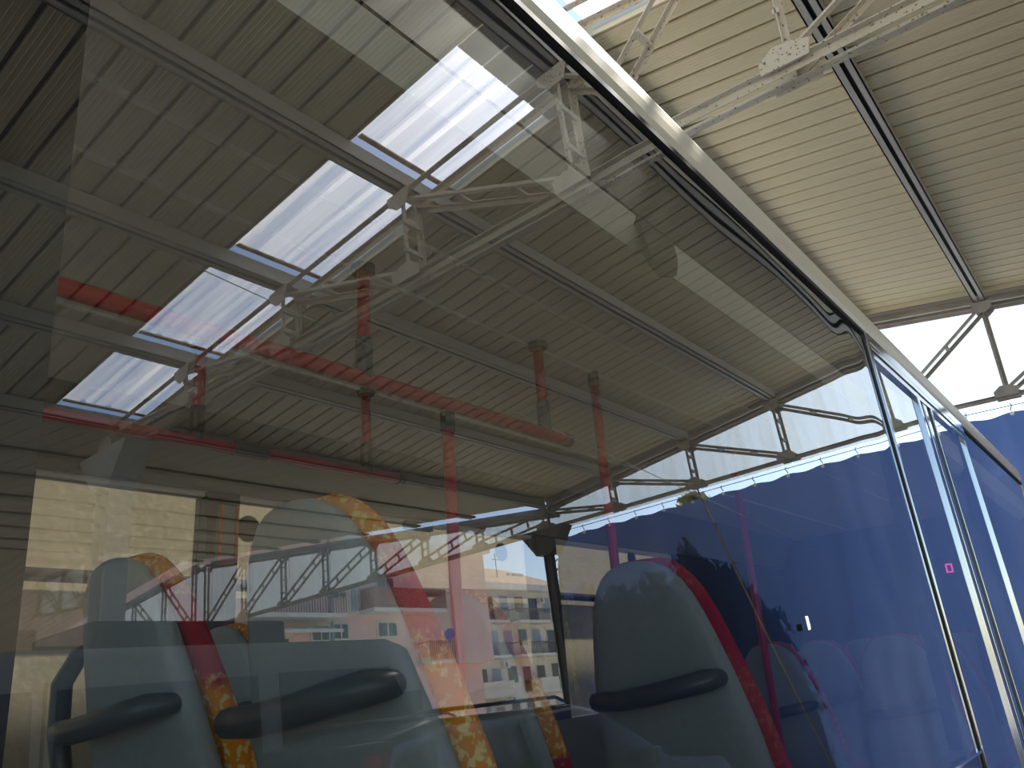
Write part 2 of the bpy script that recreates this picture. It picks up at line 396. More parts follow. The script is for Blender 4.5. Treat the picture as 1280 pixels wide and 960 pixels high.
# ---- trusses
def truss(y, zb, nodes, ztop, label, m_, gap=.095, lean=-1, leg=.050, special=None, battens=True, name='roof_truss', grp=None, ladder=0):
    """paired angle bars; lean -1: diagonals run from a top node down towards smaller x"""
    x0, x1 = nodes[0], nodes[-1]
    t = thing(name, ((x0+x1)/2, y, zb), label, 'truss', grp)
    for s in (-1, 1):
        f = s
        MB().angle((x0-.3, y+s*gap, ztop(x0-.3)), (x1, y+s*gap, ztop(x1)), leg, .007, (0, 1, 0), -s).build('top_chord', m_, t)
        MB().angle((x0-.3, y+s*gap, zb), (x1, y+s*gap, zb), leg*1.1, .007, (0, 1, 0), s).build('bottom_chord', m_, t)
    for i, x in enumerate(nodes):
        zt = ztop(x)
        if zt-zb > .35 and ladder:
            for s in (-1, 1): MB().bar((x+s*ladder, y, zb), (x+s*ladder, y, zt), .05, .03).build('vertical_bar', m_, t)
            for fz in (.25, .5, .75): MB().box(x-ladder, x+ladder, y-.02, y+.02, zb+(zt-zb)*fz-.014, zb+(zt-zb)*fz+.014).build('batten_plate', m_, t)
        elif zt-zb > .35:
            for s in (-1, 1): MB().angle((x, y+s*(gap-.02), zb), (x, y+s*(gap-.02), zt), leg*.8, .006, (0, 1, 0), s).build('vertical_bar', m_, t)
            if battens:
                for fz in (.33, .67):
                    MB().box(x-.02, x+.02, y-gap, y+gap, zb+(zt-zb)*fz-.02, zb+(zt-zb)*fz+.02).build('batten_plate', m_, t)
        for s in (-1, 1):
            e = s*(gap+.031)
            MB().prism([(x-.15, zb-.03), (x+.13, zb-.03), (x+.15, zb+.07), (x+.04, zb+.11), (x-.06, zb+.12), (x-.15, zb+.05)], lambda a, b: (a, y+e-.004, b), lambda a, b: (a, y+e+.004, b)).build('gusset_plate', m_, t)
            if zt-zb > .3: MB().prism([(x-.13, zt+.03), (x+.13, zt+.0), (x+.12, zt-.08), (x+.03, zt-.15), (x-.08, zt-.13)], lambda a, b: (a, y+e-.004, b), lambda a, b: (a, y+e+.004, b)).build('gusset_plate', m_, t)
        if i:
            xa = nodes[i-1]
            if lean < 0: p, q = (x, ztop(x)-.05), (xa, zb+.05)
            else: p, q = (xa, ztop(xa)-.05), (x, zb+.05)
            if special and special[0] == i: p = special[1]
            L = math.hypot(p[0]-q[0], p[1]-q[1])
            if L < .4: continue
            if ladder:
                nx, nz_ = -(q[1]-p[1])/L*ladder, (q[0]-p[0])/L*ladder
                for s in (-1, 1): MB().bar((p[0]+s*nx, y, p[1]+s*nz_), (q[0]+s*nx, y, q[1]+s*nz_), .05, .03).build('diagonal_bar', m_, t)
                for ft in (.25, .5, .75):
                    a = (p[0]+(q[0]-p[0])*ft, p[1]+(q[1]-p[1])*ft)
                    MB().bar((a[0]-nx, y, a[1]-nz_), (a[0]+nx, y, a[1]+nz_), .04, .028).build('batten_plate', m_, t)
                continue
            for s in (-1, 1):
                MB().angle((p[0], y+s*(gap-.01), p[1]), (q[0], y+s*(gap-.01), q[1]), leg*.85, .006, (0, 1, 0), s).build('diagonal_bar', m_, t)
            if battens:
                for ft in (.35, .68):
                    a = (p[0]+(q[0]-p[0])*ft, p[1]+(q[1]-p[1])*ft)
                    MB().box(a[0]-.025, a[0]+.025, y-gap, y+gap, a[1]-.012, a[1]+.012).build('batten_plate', m_, t)
    return t
ztop = lambda x: zr(x)-.175
truss(4.10, 4.76, PX, ztop, 'cream speckled roof truss with rust spots under the skylight strip', M_truss, special=(1, (-1.36, 5.98)))
truss(YG, 4.60, PX, ztop, 'brown grey gable truss of the bus bay above the blue tarpaulin', M_truss_dk)

# ---- neighbouring bay: rises from the valley, ridge, falls again
XV, XR = 7.35, 18.9; T2 = math.tan(R(6.7))
def z2(x): return 5.06 + T2*(x-XV) if x < XR else 5.06 + T2*(XR-XV) - T2*(x-XR)
c2 = MB(); ny = 60
for i in range(ny):
    a = -3+(11.9+3)*i/ny; b = a+14.9/ny-.015
    for xa, xb in ((XV-.2, XR), (XR, 30.)):
        c2.prism([(xa, z2(xa)), (xb, z2(xb)), (xb, z2(xb)+.05), (xa, z2(xa)+.05)], lambda x, z, a=a: (x, a, z), lambda x, z, b=b: (x, b, z))
c2o = struct(c2.build('ceiling', M_panel_dark))
top2 = MB()
for xa, xb in ((XV-.2, XR), (XR, 30.)):
    top2.prism([(xa, z2(xa)+.055), (xb, z2(xb)+.055), (xb, z2(xb)+.09), (xa, z2(xa)+.09)], lambda x, z: (x, -3, z), lambda x, z: (x, 11.9, z))
top2.build('roof_deck', M_deck, c2o)
ND2 = [7.0, 8.6, 10.1, 11.67, 13.28, 14.83, 16.44, 18.1]
for k, x in enumerate(ND2[1:]):
    purlin(x, z2, 'grey purlin of the neighbouring bay roof, number %s from the valley' % ['one','two','three','four','five','six','seven'][k], -3, 12.05, 'purlins of the neighbouring bay', .035, M_panel_dark)
zt2 = lambda x: z2(x)-.16
truss(YG, 4.58, ND2, zt2, 'grey latticed gable truss of the neighbouring bay rising from the corner column', M_truss_dk, lean=1, gap=.06, leg=.06, grp='gable trusses', ladder=.085)
ND3 = [18.7, 20.2, 21.8, 23.4]
truss(YG, 4.58, ND3, zt2, 'grey latticed truss on the far slope of the neighbouring bay, past its ridge', M_truss_dk, lean=-1, gap=.06, leg=.06, grp='gable trusses', ladder=.085)

# ---- gable sheeting (translucent corrugated) behind the trusses
def gable_sheet(xa, xb, zf, zb, par, y):
    n = max(6, int((xb-xa)/.09))
    def fn(u, v):
        x = xa+(xb-xa)*u; return (x, y+.012*math.sin(x*2*math.pi/.18), zb+(zf(x)+.1-zb)*v)
    m = MB().grid(fn, n*2, 1); return m.build('gable_sheet', M_gable, par, smooth=True, fix=False)
g1 = thing('gable_cladding', (2, YG+.16, 4.6), 'milky translucent sheets behind the gable truss over the blue tarpaulin', 'cladding')
ed = [-3.3]+PX
for a, b in zip(ed[:-1], ed[1:]): gable_sheet(a+.01, b-.01, ztop, 4.56, g1, YG+.16)
g2 = thing('gable_cladding', (14, YG+.16, 4.6), 'milky translucent sheets behind the neighbouring bay truss, facing the pink house', 'cladding')
ed = ND2+ND3[1:]
for a, b in zip(ed[:-1], ed[1:]): gable_sheet(a+.01, b-.01, zt2, 4.56, g2, YG+.16)

def edge_beam(nodes, zf, par):
    for xa, xb in zip(nodes[:-1], nodes[1:]):
        MB().prism([(xa, zf(xa)-.005), (xb, zf(xb)-.005), (xb, zf(xb)-.19), (xa, zf(xa)-.19)], lambda x, z: (x, YG+.10, z), lambda x, z: (x, YG+.135, z)).build('edge_beam', M_truss_dk, par)
edge_beam([-3.3]+PX, zr, g1)
edge_beam(ND2, z2, g2); edge_beam(ND3, z2, g2)
# ---- columns on the valley line
def column(y, label, m_, ztp, hw=.10):
    c = thing('steel_column', (6.95, y, 0), label, 'column')
    MB().box(6.95-hw, 6.966-hw, y-hw*.8, y+hw*.8, .02, ztp).box(6.934+hw, 6.95+hw, y-hw*.8, y+hw*.8, .02, ztp).build('flange', m_, c)
    MB().box(6.966-hw, 6.934+hw, y-.01, y+.01, .02, ztp).build('web', m_, c)
    MB().box(6.65, 7.25, y-.3, y+.3, 0, .02).build('base_plate', m_, c)
    MB().prism([(6.45, ztp), (7.45, ztp), (7.12, ztp-.45), (6.78, ztp-.45)], lambda x, z: (x, y-.16, z), lambda x, z: (x, y+.16, z)).build('bracket', m_, c)
column(4.1, 'pale painted steel column under the skylit truss by the silver van', M_column, 4.72, .15)
column(12.10, 'dark steel corner column beside the blue tarpaulin', M_steel_dk, 4.55, .08)

# ---- blue tarpaulin on a wire
tp = thing('tarpaulin', (1.2, 12.25, .02), 'blue tarpaulin curtain hooked on a wire across the gable opening', 'tarpaulin')
HX = [-3.6+.545*i for i in range(20)]
def tarp_pt(u, v):
    x = -4.1+10.97*u; z = .03+4.36*v
    s = .015*math.cos((x-HX[0])*2*math.pi/.545)
    z += (s-.012)*v*v
    d = .035*math.sin(x*3.1+.6*math.sin(z*1.1)) + .02*math.sin(x*7.7+1.1*z) + .03*math.sin(x*1.3-z*.8)
    d += .012*math.sin(x*16+z*2)
    return (x, 12.27+d*(1.05-.55*v), z)
tm = MB().grid(tarp_pt, 274, 44)
holes = [(2.86, 2.19), (2.80, 2.17), (2.70, 2.21), (2.68, 2.13)]
def near_hole(f):
    c = [sum(tm.v[i][k] for i in f)/4 for k in (0, 2)]
    return any(abs(c[0]-h[0]) < .022 and abs(c[1]-h[1]) < .05 for h in holes)
tm.f = [f for f in tm.f if not near_hole(f)]
tm.build('sheet', M_tarp, tp, smooth=True, fix=False)
MB().tube([(-4.2, 12.27, 4.47), (6.85, 12.27, 4.49)], .006, 6).build('wire', M_wire, tp)
for x in HX:
    if x > 6.8: continue
    h = MB().tube([(x, 12.24, 4.50), (x+.02, 12.24, 4.47), (x, 12.24, 4.43), (x-.012, 12.235, 4.40)], .007, 6).build('hook', M_wire, tp)
    MB().tube([(x, 12.225, 4.36), (x, 12.245, 4.36)], .028, 10).build('eyelet', M_hook, tp)
rp = [refl(872, 612, 1, 12.1), refl(1042, 960, 1, 12.1)]
tag(MB().tube([rp[0], (rp[0]+rp[1])/2+Vector((.02,0,-.02)), rp[1]], .016, 8).build('rope', M_rope, smooth=True), 'brown rope slanting down from the gable truss across the blue tarpaulin', 'rope')
tag(MB().tube([Vector((4.09, 2.81, 5.46)), Vector((2.28, 12.1, 3.22))], .0055, 6).build('cable', M_cable, smooth=True), 'thin pale cable strung from the roof panels to the blue tarpaulin', 'cable')

# ================================================================== OUTSIDE: houses, tree, vehicles
def rect_on(face, y0, y1, z0, z1, x, d, name, m_, par):
    return MB().box(x-d, x+.05, y0, y1, z0, z1).build(name, m_, par)
XP = 31.
pk = thing('pink_house', (XP+6, 30, 0), 'pink rendered house with balconies and an awning slab beyond the shed', 'house')
def PP(px, py): p = refl(px, py, 0, XP); return p.y, p.z
yE = PP(612, 800)[0]
MB().box(XP, XP+9, 14, yE-3.2, 0, 11).build('wall', M_pink, pk)
MB().box(XP-.2, XP+9, yE-3.2, yE, 4.5, 11).build('wall', M_pink, pk)
MB().box(XP+.6, XP+9, yE-3.2, yE-.3, 0, 4.5).build('wall', M_pink, pk)
MB().box(XP-.5, XP+9.4, 13.6, yE+.4, 11, 11.3).build('roof_slab', M_slab, pk)
def pwin(a, b, m_=M_win):
    (ya, za), (yb, zb_) = PP(*a), PP(*b); y0, y1 = sorted((ya, yb)); z0, z1 = sorted((za, zb_))
    f = MB().box(XP-.06, XP+.02, y0-.12, y1+.12, z0-.12, z1+.12).build('window_frame', M_wframe, pk)
    p = MB().box(XP-.09, XP-.05, y0, y1, z0, z1).build('pane', m_, f)
    MB().box(XP-.11, XP-.05, (y0+y1)/2-.04, (y0+y1)/2+.04, z0, z1).build('mullion', M_wframe, f)
for a, b in (((470,722),(491,741)), ((472,779),(495,795)), ((390,783),(410,800)), ((416,781),(434,798)), ((414,740),(430,748)), ((330,800),(360,815))): pwin(a, b)
pwin((437,735), (452,764), M_shut)
def balcony(par, x, y0, y1, z, depth, m_slab, solid=None, h=1.0):
    s = MB().box(x-depth, x, y0, y1, z-.2, z).build('balcony_slab', m_slab, par)
    if solid:
        MB().box(x-depth, x-depth+.1, y0, y1, z, z+h).box(x-depth+.1, x, y0, y0+.1, z, z+h).box(x-depth+.1, x, y1-.1, y1, z, z+h).build('parapet', solid, s)
    else:
        m = MB(); m.box(x-depth, x-depth+.06, y0, y1, z+h-.06, z+h); n = max(3, int((y1-y0)/.16))
        for i in range(n+1):
            y = y0+(y1-y0)*i/n; m.box(x-depth+.01, x-depth+.045, y-.016, y+.016, z, z+h-.06)
        for yy in (y0, y1): m.box(x-depth, x, yy-.02, yy+.02, z+h-.06, z+h)
        m.build('railing', M_rail, s)
a, b = PP(450, 766), PP(541, 762); balcony(pk, XP, a[0], b[0], a[1]+.1, 1.1, M_slab, M_brickred, 1.05)
a, b = PP(522, 831), PP(546, 829); balcony(pk, XP-.1, a[0], b[0]+.4, a[1]+.1, 1.0, M_slab)
a, b = PP(305, 779), PP(412, 765); balcony(pk, XP, a[0]-1, b[0], (a[1]+b[1])/2, 1.3, M_slab)
a, b = PP(305, 790), PP(402, 778); MB().prism([(0,0),(1.6,-.35),(1.6,-.5),(0,-.15)], lambda x, z: (XP-x, a[0]-1, (a[1]+b[1])/2+z), lambda x, z: (XP-x, b[0], (a[1]+b[1])/2+z)).build('awning', M_slab, pk)
y = PP(413, 760)[0]; MB().tube([(XP-.1, y, 0), (XP-.1, y, 11)], .09, 8).build('downpipe', M_shut, pk)
yy, zz = PP(546, 796); MB().tube([(XP-1.0, yy, zz), (XP-.9, yy+.05, zz+.02)], [.32, .28], 14).build('satellite_dish', M_purple, pk)

XA = 42.
ap = thing('apartment_block', (XA+6, 57, 0), 'cream apartment block with railed balconies and brown tiled roof behind the pink house', 'building')
def AP(px, py): p = refl(px, py, 0, XA); return p.y, p.z
MB().box(XA, XA+12, 44, 64.5, 0, 11.3).build('wall', M_aptwall, ap)
MB().box(XA-.9, XA+12.5, 43.5, 65, 11.2, 11.7).build('cornice', M_slab, ap)
MB().prism([(XA-.8, 11.7), (XA+12.4, 11.7), (XA+6, 14.6)], lambda x, z: (x, 52, z) if z < 13 else (x, 55, z), lambda x, z: (x, 64.8, z) if z < 13 else (x, 63, z)).build('roof', M_roof, ap)
for yy in (60.2, 61, 61.6, 62.2): MB().box(XA+3, XA+3.3, yy, yy+.25, 12.6, 13.6).build('chimney', M_slab, ap)
MB().tube([(XA+2, 57.2, 12.4), (XA+2, 57.2, 15)], .04, 6).box(XA+1.98, XA+2.02, 56.7, 57.7, 14.4, 14.45).build('aerial', M_rail, ap)
for z, segs in ((8.6, ((50.5, 54.2), (55.6, 60), (60.3, 64))), (5.85, ((50, 54), (55.2, 60), (60.2, 64))), (2.9, ((50, 53.8), (57.5, 60), (60.2, 64)))):
    for y0, y1 in segs:
        balcony(ap, XA, y0, y1, z, 1.2, M_slab, None if (y0 < 61 and z > 3) or y0 > 60 else M_aptwall, 1.0)
for z in (2.9, 5.85, 8.6, .0):
    for y0 in (50.9, 52.6, 54.6, 56.6, 58.6, 60.8, 62.6):
        h = 2.0 if random.random() < .5 else 1.3
        zb = z+.05 if h == 2.0 else z+.85
        wdt = .9 + .3*random.random()
        f = MB().box(XA-.05, XA+.02, y0-.08, y0+wdt+.08, zb-.05, zb+h+.08).build('window_frame', M_wframe, ap)
        MB().box(XA-.08, XA-.04, y0, y0+wdt, zb, zb+h).build('pane', random.choice((M_win, M_win, M_shut, M_roof)), f)
for y0, z in ((53.8, 4.9), (61.9, 4.7), (59.9, 10.2), (54.3, 2.2)):
    u = MB().box(XA-.35, XA-.02, y0, y0+.8, z, z+.55).build('air_conditioner', M_slab, ap)
    MB().tube([(XA-.36, y0+.32, z+.27), (XA-.35, y0+.32, z+.27)], .2, 12).build('fan_grille', M_rail, u)

hd = thing('hedge', (4.9, 13.4, 0), 'dense yellow green hedge close behind the blue tarpaulin, its tip above the wire', 'hedge')
def hedge_top(x): return 4.40 + .32*math.exp(-((x-4.45)/.30)**2) + .05*math.sin(x*7) - 1.2*max(0, (4.1-x))
def hedge_pt(u, v):
    x = 3.3+4.1*u; a = math.pi*v; k = 1+.07*math.sin(x*9+v*13)
    return (x, 13.45-.62*math.cos(a)*k, max(.02, (hedge_top(x)-.15)*math.sin(a)**.35*k))
MB().grid(hedge_pt, 40, 16).build('foliage_core', M_hedge, hd, smooth=True)
lm = MB()
for i in range(6200):
    x = 3.25+4.2*random.random(); v = random.random(); p = Vector(hedge_pt((x-3.3)/4.1, v)) + Vector((random.gauss(0,.05), random.gauss(0,.06), random.gauss(0,.06)))
    p.y = max(p.y, 12.72)
    p.z = max(.1, min(p.z+.1, hedge_top(x)))
    a = Vector((random.random()-.5, random.random()-.5, random.random()-.5)).normalized()*.075; b_ = a.orthogonal().normalized()*.04
    lm.add([p-a, p+b_, p+a, p-b_], [(0,1,2,3)])
lo = lm.build('foliage', M_leaf, hd, fix=False); lo['kind'] = 'stuff'
for x in (3.4, 4.4, 5.4, 6.2): MB().tube([(x, 13.45, 0), (x+.05, 13.45, 1.2), (x, 13.4, 3.2)], [.07, .05, .02], 6).build('stem', M_bark, hd)

def wheel(x, y, r, par, side):
    o = MB().tube([(x-.11, y, r), (x+.11, y, r)], r, 24).build('wheel', M_tyre, par, smooth=False)
    xs = x+side*.115
    MB().tube([(xs-.01, y, r), (xs+.01, y, r)], r*.62, 16).build('hub_cap', M_alloy, o)

VX = 4.2
van = thing('van', (VX+.95, 3, 0), 'silver panel van with grey roof box parked beside the pale column', 'van')
prof = [(.5,.38),(.5,2.05),(.62,2.30),(5.45,2.34),(5.72,2.26),(5.98,1.62),(6.45,1.28),(6.6,1.0),(6.6,.38)]
def vside(s):
    def f(y, z):
        k = max(0, (z-1.3))*.10
        return (VX+k if s < 0 else VX+1.95-k, y, z)
    return f
MB().prism(prof, vside(-1), vside(1)).build('body', M_van, van, bevel=.09, smooth=True)
def vpanel(name, poly, m_, off=-.012, par=van):
    return MB().prism(poly, lambda y, z: (vside(-1)(y, z)[0]+off, y, z), lambda y, z: (vside(-1)(y, z)[0]+.02, y, z)).build(name, m_, par)
vpanel('side_window', [(.8,1.38),(.8,2.02),(2.35,2.05),(2.35,1.38)], M_vdark)
vpanel('side_window', [(2.5,1.38),(2.5,2.05),(4.0,2.07),(4.0,1.38)], M_vdark)
vpanel('door_window', [(4.2,1.36),(4.2,2.08),(5.40,2.08),(5.72,1.50),(5.72,1.36)], M_vdark)
dr = vpanel('sliding_door_line', [(2.42,.6),(2.42,2.1),(2.44,2.1),(2.44,.6)], M_rubber)
vpanel('rub_strip', [(.6,.85),(.6,.93),(6.3,.93),(6.3,.85)], M_rubber, -.02)
vpanel('door_handle', [(4.15,1.12),(4.15,1.17),(4.38,1.17),(4.38,1.12)], M_rubber, -.03)
MB().prism([(VX+.30,2.22),(VX+1.65,2.22),(VX+1.75,1.68),(VX+.18,1.68)], lambda x, z: (x, 5.73+(2.27-z)*.40-.02, z), lambda x, z: (x, 5.73+(2.27-z)*.40+.02, z)).build('windscreen', M_vdark, van)
MB().box(VX+.5, VX+1.5, 2.9, 4.6, 2.34, 2.56).build('roof_box', M_steel_dk, van, bevel=.04)
mi = MB().tube([(VX-.02, 5.42, 1.52), (VX-.14, 5.40, 1.66)], .025, 8).build('mirror_arm', M_rubber, van)
MB().box(VX-.27, VX-.10, 5.36, 5.47, 1.56, 1.84).build('mirror_housing', M_rubber, mi, bevel=.03)
for s, x in ((-1, VX+.1), (1, VX+1.85)):
    for y in (1.5, 5.35): wheel(x, y, .34, van, s)
MB().box(VX+.1, VX+.45, 6.55, 6.62, .95, 1.15).build('headlight', M_alloy, van); MB().box(VX+1.5, VX+1.85, 6.55, 6.62, .95, 1.15).build('headlight', M_alloy, van)
MB().box(VX+.05, VX+1.9, 6.55, 6.7, .4, .65).build('bumper', M_rubber, van)

SX = 2.25
suv = thing('estate_car', (SX+.85, 5.6, 0), 'dark glossy estate car with red tail lamps parked between bus and van', 'car')
prof = [(3.45,.35),(3.35,.75),(3.40,1.02),(3.62,1.50),(4.1,1.575),(5.6,1.56),(6.0,1.48),(6.75,1.04),(7.7,.93),(7.95,.75),(7.95,.35)]
def cside(s):
    def f(y, z):
        k = max(0, (z-.95))*.32
        return (SX+k if s < 0 else SX+1.72-k, y, z)
    return f
MB().prism(prof, cside(-1), cside(1)).build('body', M_suv, suv, bevel=.06, smooth=True)
for poly in ([(3.85,1.05),(3.98,1.45),(4.75,1.47),(4.75,1.05)], [(4.85,1.05),(4.85,1.47),(5.65,1.46),(6.35,1.05)]):
    for s in (-1, 1):
        f = cside(s); MB().prism(poly, lambda y, z: (f(y,z)[0]+s*.012, y, z), lambda y, z: (f(y,z)[0]-s*.02, y, z)).build('side_window', M_vdark, suv)
MB().prism([(SX+.28,1.05),(SX+1.44,1.05),(SX+1.30,1.45),(SX+.42,1.45)], lambda x, z: (x, 3.41+(z-1.02)*.46-.02, z), lambda x, z: (x, 3.41+(z-1.02)*.46+.03, z)).build('rear_window', M_vdark, suv)
MB().prism([(SX+.22,1.06),(SX+1.50,1.06),(SX+1.32,1.44),(SX+.40,1.44)], lambda x, z: (x, 6.72-(z-1.05)*1.68+.02, z), lambda x, z: (x, 6.72-(z-1.05)*1.68-.03, z)).build('windscreen', M_vdark, suv)
for x0, x1 in ((SX+.10, SX+.30), (SX+1.42, SX+1.62)):
    MB().prism([(x0,1.0),(x1,1.0),(x1,1.42),(x0+.06,1.42)], lambda x, z: (x, 3.38+(z-1.0)*.44-.03, z), lambda x, z: (x, 3.38+(z-1.0)*.44+.06, z)).build('tail_lamp', M_tail, suv)
for x in (SX+.28, SX+1.44): MB().tube([(x, 3.9, 1.60), (x, 4.0, 1.625), (x, 5.5, 1.62), (x, 5.6, 1.585)], .014, 6).build('roof_rail', M_chrome, suv)
for s, x in ((-1, SX+.1), (1, SX+1.62)):
    for y in (4.2, 7.1): wheel(x, y, .32, suv, s)
for s in (-1, 1):
    xx = SX-.07 if s < 0 else SX+1.79
    MB().box(xx-.09, xx+.09, 6.15, 6.27, 1.02, 1.16).build('mirror', M_suv, suv, bevel=.03)

# ================================================================== THE BUS
bus = thing('bus', (-1.97, 3.5, 0), 'white coach with tinted side windows and cream roof gutter under the shed', 'bus')
BY0, BY1, XF = -2.6, 9.0, -3.24
# body shell
MB().box(gx(.8)-.05, gx(.8), BY0, 3.70, .35, .85).box(gx(.4)-.05, gx(.4), 3.70, BY1, .35, .55).build('side_panel', M_white, bus)
MB().box(gx(1.)-.04, gx(1.)-.004, BY0, 3.70, .85, 1.19).build('skirt_panel', M_blkgloss, bus)
MB().box(XF-.03, XF+.03, BY0, BY1, .35, 1.30).box(XF-.03, XF+.03, BY0, BY1, 2.44, 2.98).build('side_panel', M_white, bus)
def roof_pt(u, v):
    a = math.pi*u; x = -1.985+1.235*math.cos(a)*(1 if True else 1); z = 3.02+.16*math.sin(a)**.6
    return (x, BY0+(BY1-BY0)*v, z)
MB().grid(roof_pt, 20, 2).build('roof', M_white, bus, smooth=True)
MB().box(-2.7, -1.3, 1.2, 3.4, 3.17, 3.34).build('roof_unit', M_white, bus, bevel=.05)
MB().box(-2.6, -1.4, 6.1, 7.0, 3.17, 3.28).build('roof_hatch', M_white, bus, bevel=.03)
MB().box(-3.24, -.74, BY1, BY1+.06, .35, 1.25).box(-3.24, -.74, BY1, BY1+.06, 2.5, 3.05).build('front_panel', M_white, bus)
MB().box(-3.24, -.74, BY1+.01, BY1+.03, 1.25, 2.5).build('windscreen', M_farglass, bus)
MB().box(-3.2, -.78, 8.94, 8.97, .84, 2.75).build('windscreen_blocker', M_busdark, bus)  # added opaque panel, blocks the bright view through the windscreen
MB().box(-3.24, -.74, BY0-.06, BY0, .35, 3.05).build('rear_panel', M_white, bus)
MB().box(-3.2, -.76, BY0, BY1, .78, .84).build('floor_panel', M_busfloor, bus)
for x, s in ((-.95, 1), (-3.0, -1)):
    for y in (-1.2, 6.9): wheel(x, y, .48, bus, s)
# gutter rail along the roof edge: rounded profile
gp = [(.0,2.957),(.010,2.962),(.017,2.985),(.020,3.02),(.018,3.06),(.008,3.085),(-.02,3.095),(-.02,2.957)]
MB().prism(gp, lambda d, z: (gx(z)+d, BY0, z), lambda d, z: (gx(z)+d, BY1, z)).build('roof_gutter', M_cream, bus)
MB().box(gx(2.95)-.02, gx(2.95)+.012, BY0, BY1, 2.938, 2.956).build('gutter_gasket', M_rubber, bus)
# near-side glazing
def pane(y0, y1, z0, z1, nu, nv, wave=True):
    def sf(off):
        def fn(u, v):
            y = y0+(y1-y0)*u; z = z0+(z1-z0)*v; d = 0
            if wave:
                d += .0009*math.exp(-((y-y1+.10)/.16)**2) - .0004*math.exp(-((y-y1+.42)/.16)**2)
                d += .0003*math.exp(-((z-z1+.06)/.08)**2)*math.sin(y*5.3)
                d += .00008*math.sin(y*4.1+z*2.2)*math.exp(-((z-z1)/.5)**2)
            return (gx(z)+d-off, y, z)
        return fn
    m = MB().grid(sf(0), nu, nv)
    o = m.build('window_pane', M_glass, bus, smooth=True, fix=False); o['label'] = 'tinted reflective glass'
    me = o.data
    if me.polygons[0].normal.x < 0: me.flip_normals()
    inn = MB().grid(sf(.005), nu, nv); i2 = inn.build('inner_face', M_glass_in, o, smooth=True, fix=False)
pane(-1.3, 3.69, 1.20, 2.94, 110, 50)
pane(3.76, 4.60, .55, 2.83, 30, 30, False)
pane(4.96, 5.92, .55, 2.83, 30, 30, False)
pane(6.0, 8.9, .55, 2.94, 20, 20, False)
# black band and pillar directly behind the big pane
MB().box(gx(2.8)-.05, gx(2.8)-.022, -1.3, 3.69, 2.652, 2.95).build('cantrail_band', M_black, bus)
MB().prism([(-.02,1.2),(.286,1.2),(.283,2.70),(-.02,2.70)], lambda y, z: (gx(z)-.028, y, z), lambda y, z: (gx(z)-.09, y-(.03 if y > 0 else 0), z)).build('window_pillar', M_black, bus)
NP = [(1.599,2.655),(1.648,2.53),(1.70,2.515),(1.776,2.544),(1.803,2.60),(1.796,2.655)]
MB().prism(NP, lambda y, z: (gx(z)-.030, y, z), lambda y, z: (gx(z)-.045, y, z)).build('pillar_trim', M_black, bus)
MB().box(gx(2)-.07, gx(2)-.03, 3.66, 3.725, 1.2, 2.95).build('window_pillar', M_black, bus)
MB().box(gx(2)-.045, gx(2)-.03, 4.66, 4.90, 1.2, 2.95).build('window_pillar', M_black, bus)
MB().box(gx(2)-.09, gx(2)-.03, 5.92, 6.02, 1.2, 2.95).build('window_pillar', M_black, bus)
# chrome frames
def vtrim(y0, y1, z0, z1, m_, d=.018, name='window_trim'):
    MB().prism([(z0, 0), (z1, 0)][:0] + [(0, z0), (d, z0), (d, z1), (0, z1)], lambda a, z: (gx(z)+a-.004, y0, z), lambda a, z: (gx(z)+a-.004, y1, z)).build(name, m_, bus, bevel=.004)
vtrim(3.685, 3.70, .55, 2.95, M_rubber, .010); vtrim(3.70, 3.735, .55, 2.95, M_chrome, .02); vtrim(3.735, 3.765, .55, 2.95, M_rubber, .012)
vtrim(4.58, 4.63, .55, 2.86, M_chrome, .02); vtrim(4.63, 4.72, .55, 2.86, M_rubber, .008); vtrim(4.72, 4.80, .55, 2.86, M_chrome, .016); vtrim(4.80, 4.90, .55, 2.86, M_rubber, .008); vtrim(4.90, 4.935, .55, 2.86, M_chrome, .02); vtrim(4.935, 4.98, .55, 2.86, M_rubber, .012)
vtrim(5.915, 5.935, .55, 2.86, M_chrome, .02); vtrim(5.935, 6.0, .55, 2.86, M_rubber, .010)
for z0, z1, m_ in ((2.825, 2.855, M_chrome), (2.855, 2.875, M_rubber), (2.875, 2.905, M_chrome), (2.905, 2.955, M_chrome)):
    MB().box(gx(z0)-.01, gx(z0)+.016, 3.74, 6.0, z0, z1).build('top_trim', m_, bus, bevel=.004)
for y0, y1 in ((-1.3, 3.70),): MB().box(gx(1.2)-.02, gx(1.2)+.012, y0, y1, 1.19, 1.20).build('sill_trim', M_chrome, bus)
MB().box(gx(.55)-.02, gx(.55)+.012, 3.76, 8.9, .54, .56).build('sill_trim', M_chrome, bus)
# interior linings
MB().box(-2.99, -.95, BY0, BY1, 2.752, 2.78).build('ceiling_lining', M_ceil, bus)
MB().prism([(-.77,2.645),(-.82,2.60),(-.84,2.612),(-.95,2.752),(-.95,2.80),(-.775,2.80)], lambda x, z: (x, BY0, z), lambda x, z: (x, BY1, z)).build('cove_lining', M_ceil2, bus)
MB().prism([(-3.19,2.46),(-3.14,2.46),(-2.99,2.752),(-2.99,2.80),(-3.19,2.80)], lambda x, z: (x, BY0, z), lambda x, z: (x, BY1, z)).build('cove_lining', M_busgrey, bus)
for x in (-1.36, -1.60, -2.36): MB().tube([(x, BY0+.1, 2.752), (x, BY1-.1, 2.752)], .012, 8).build('ceiling_trim', M_ceil2, bus)
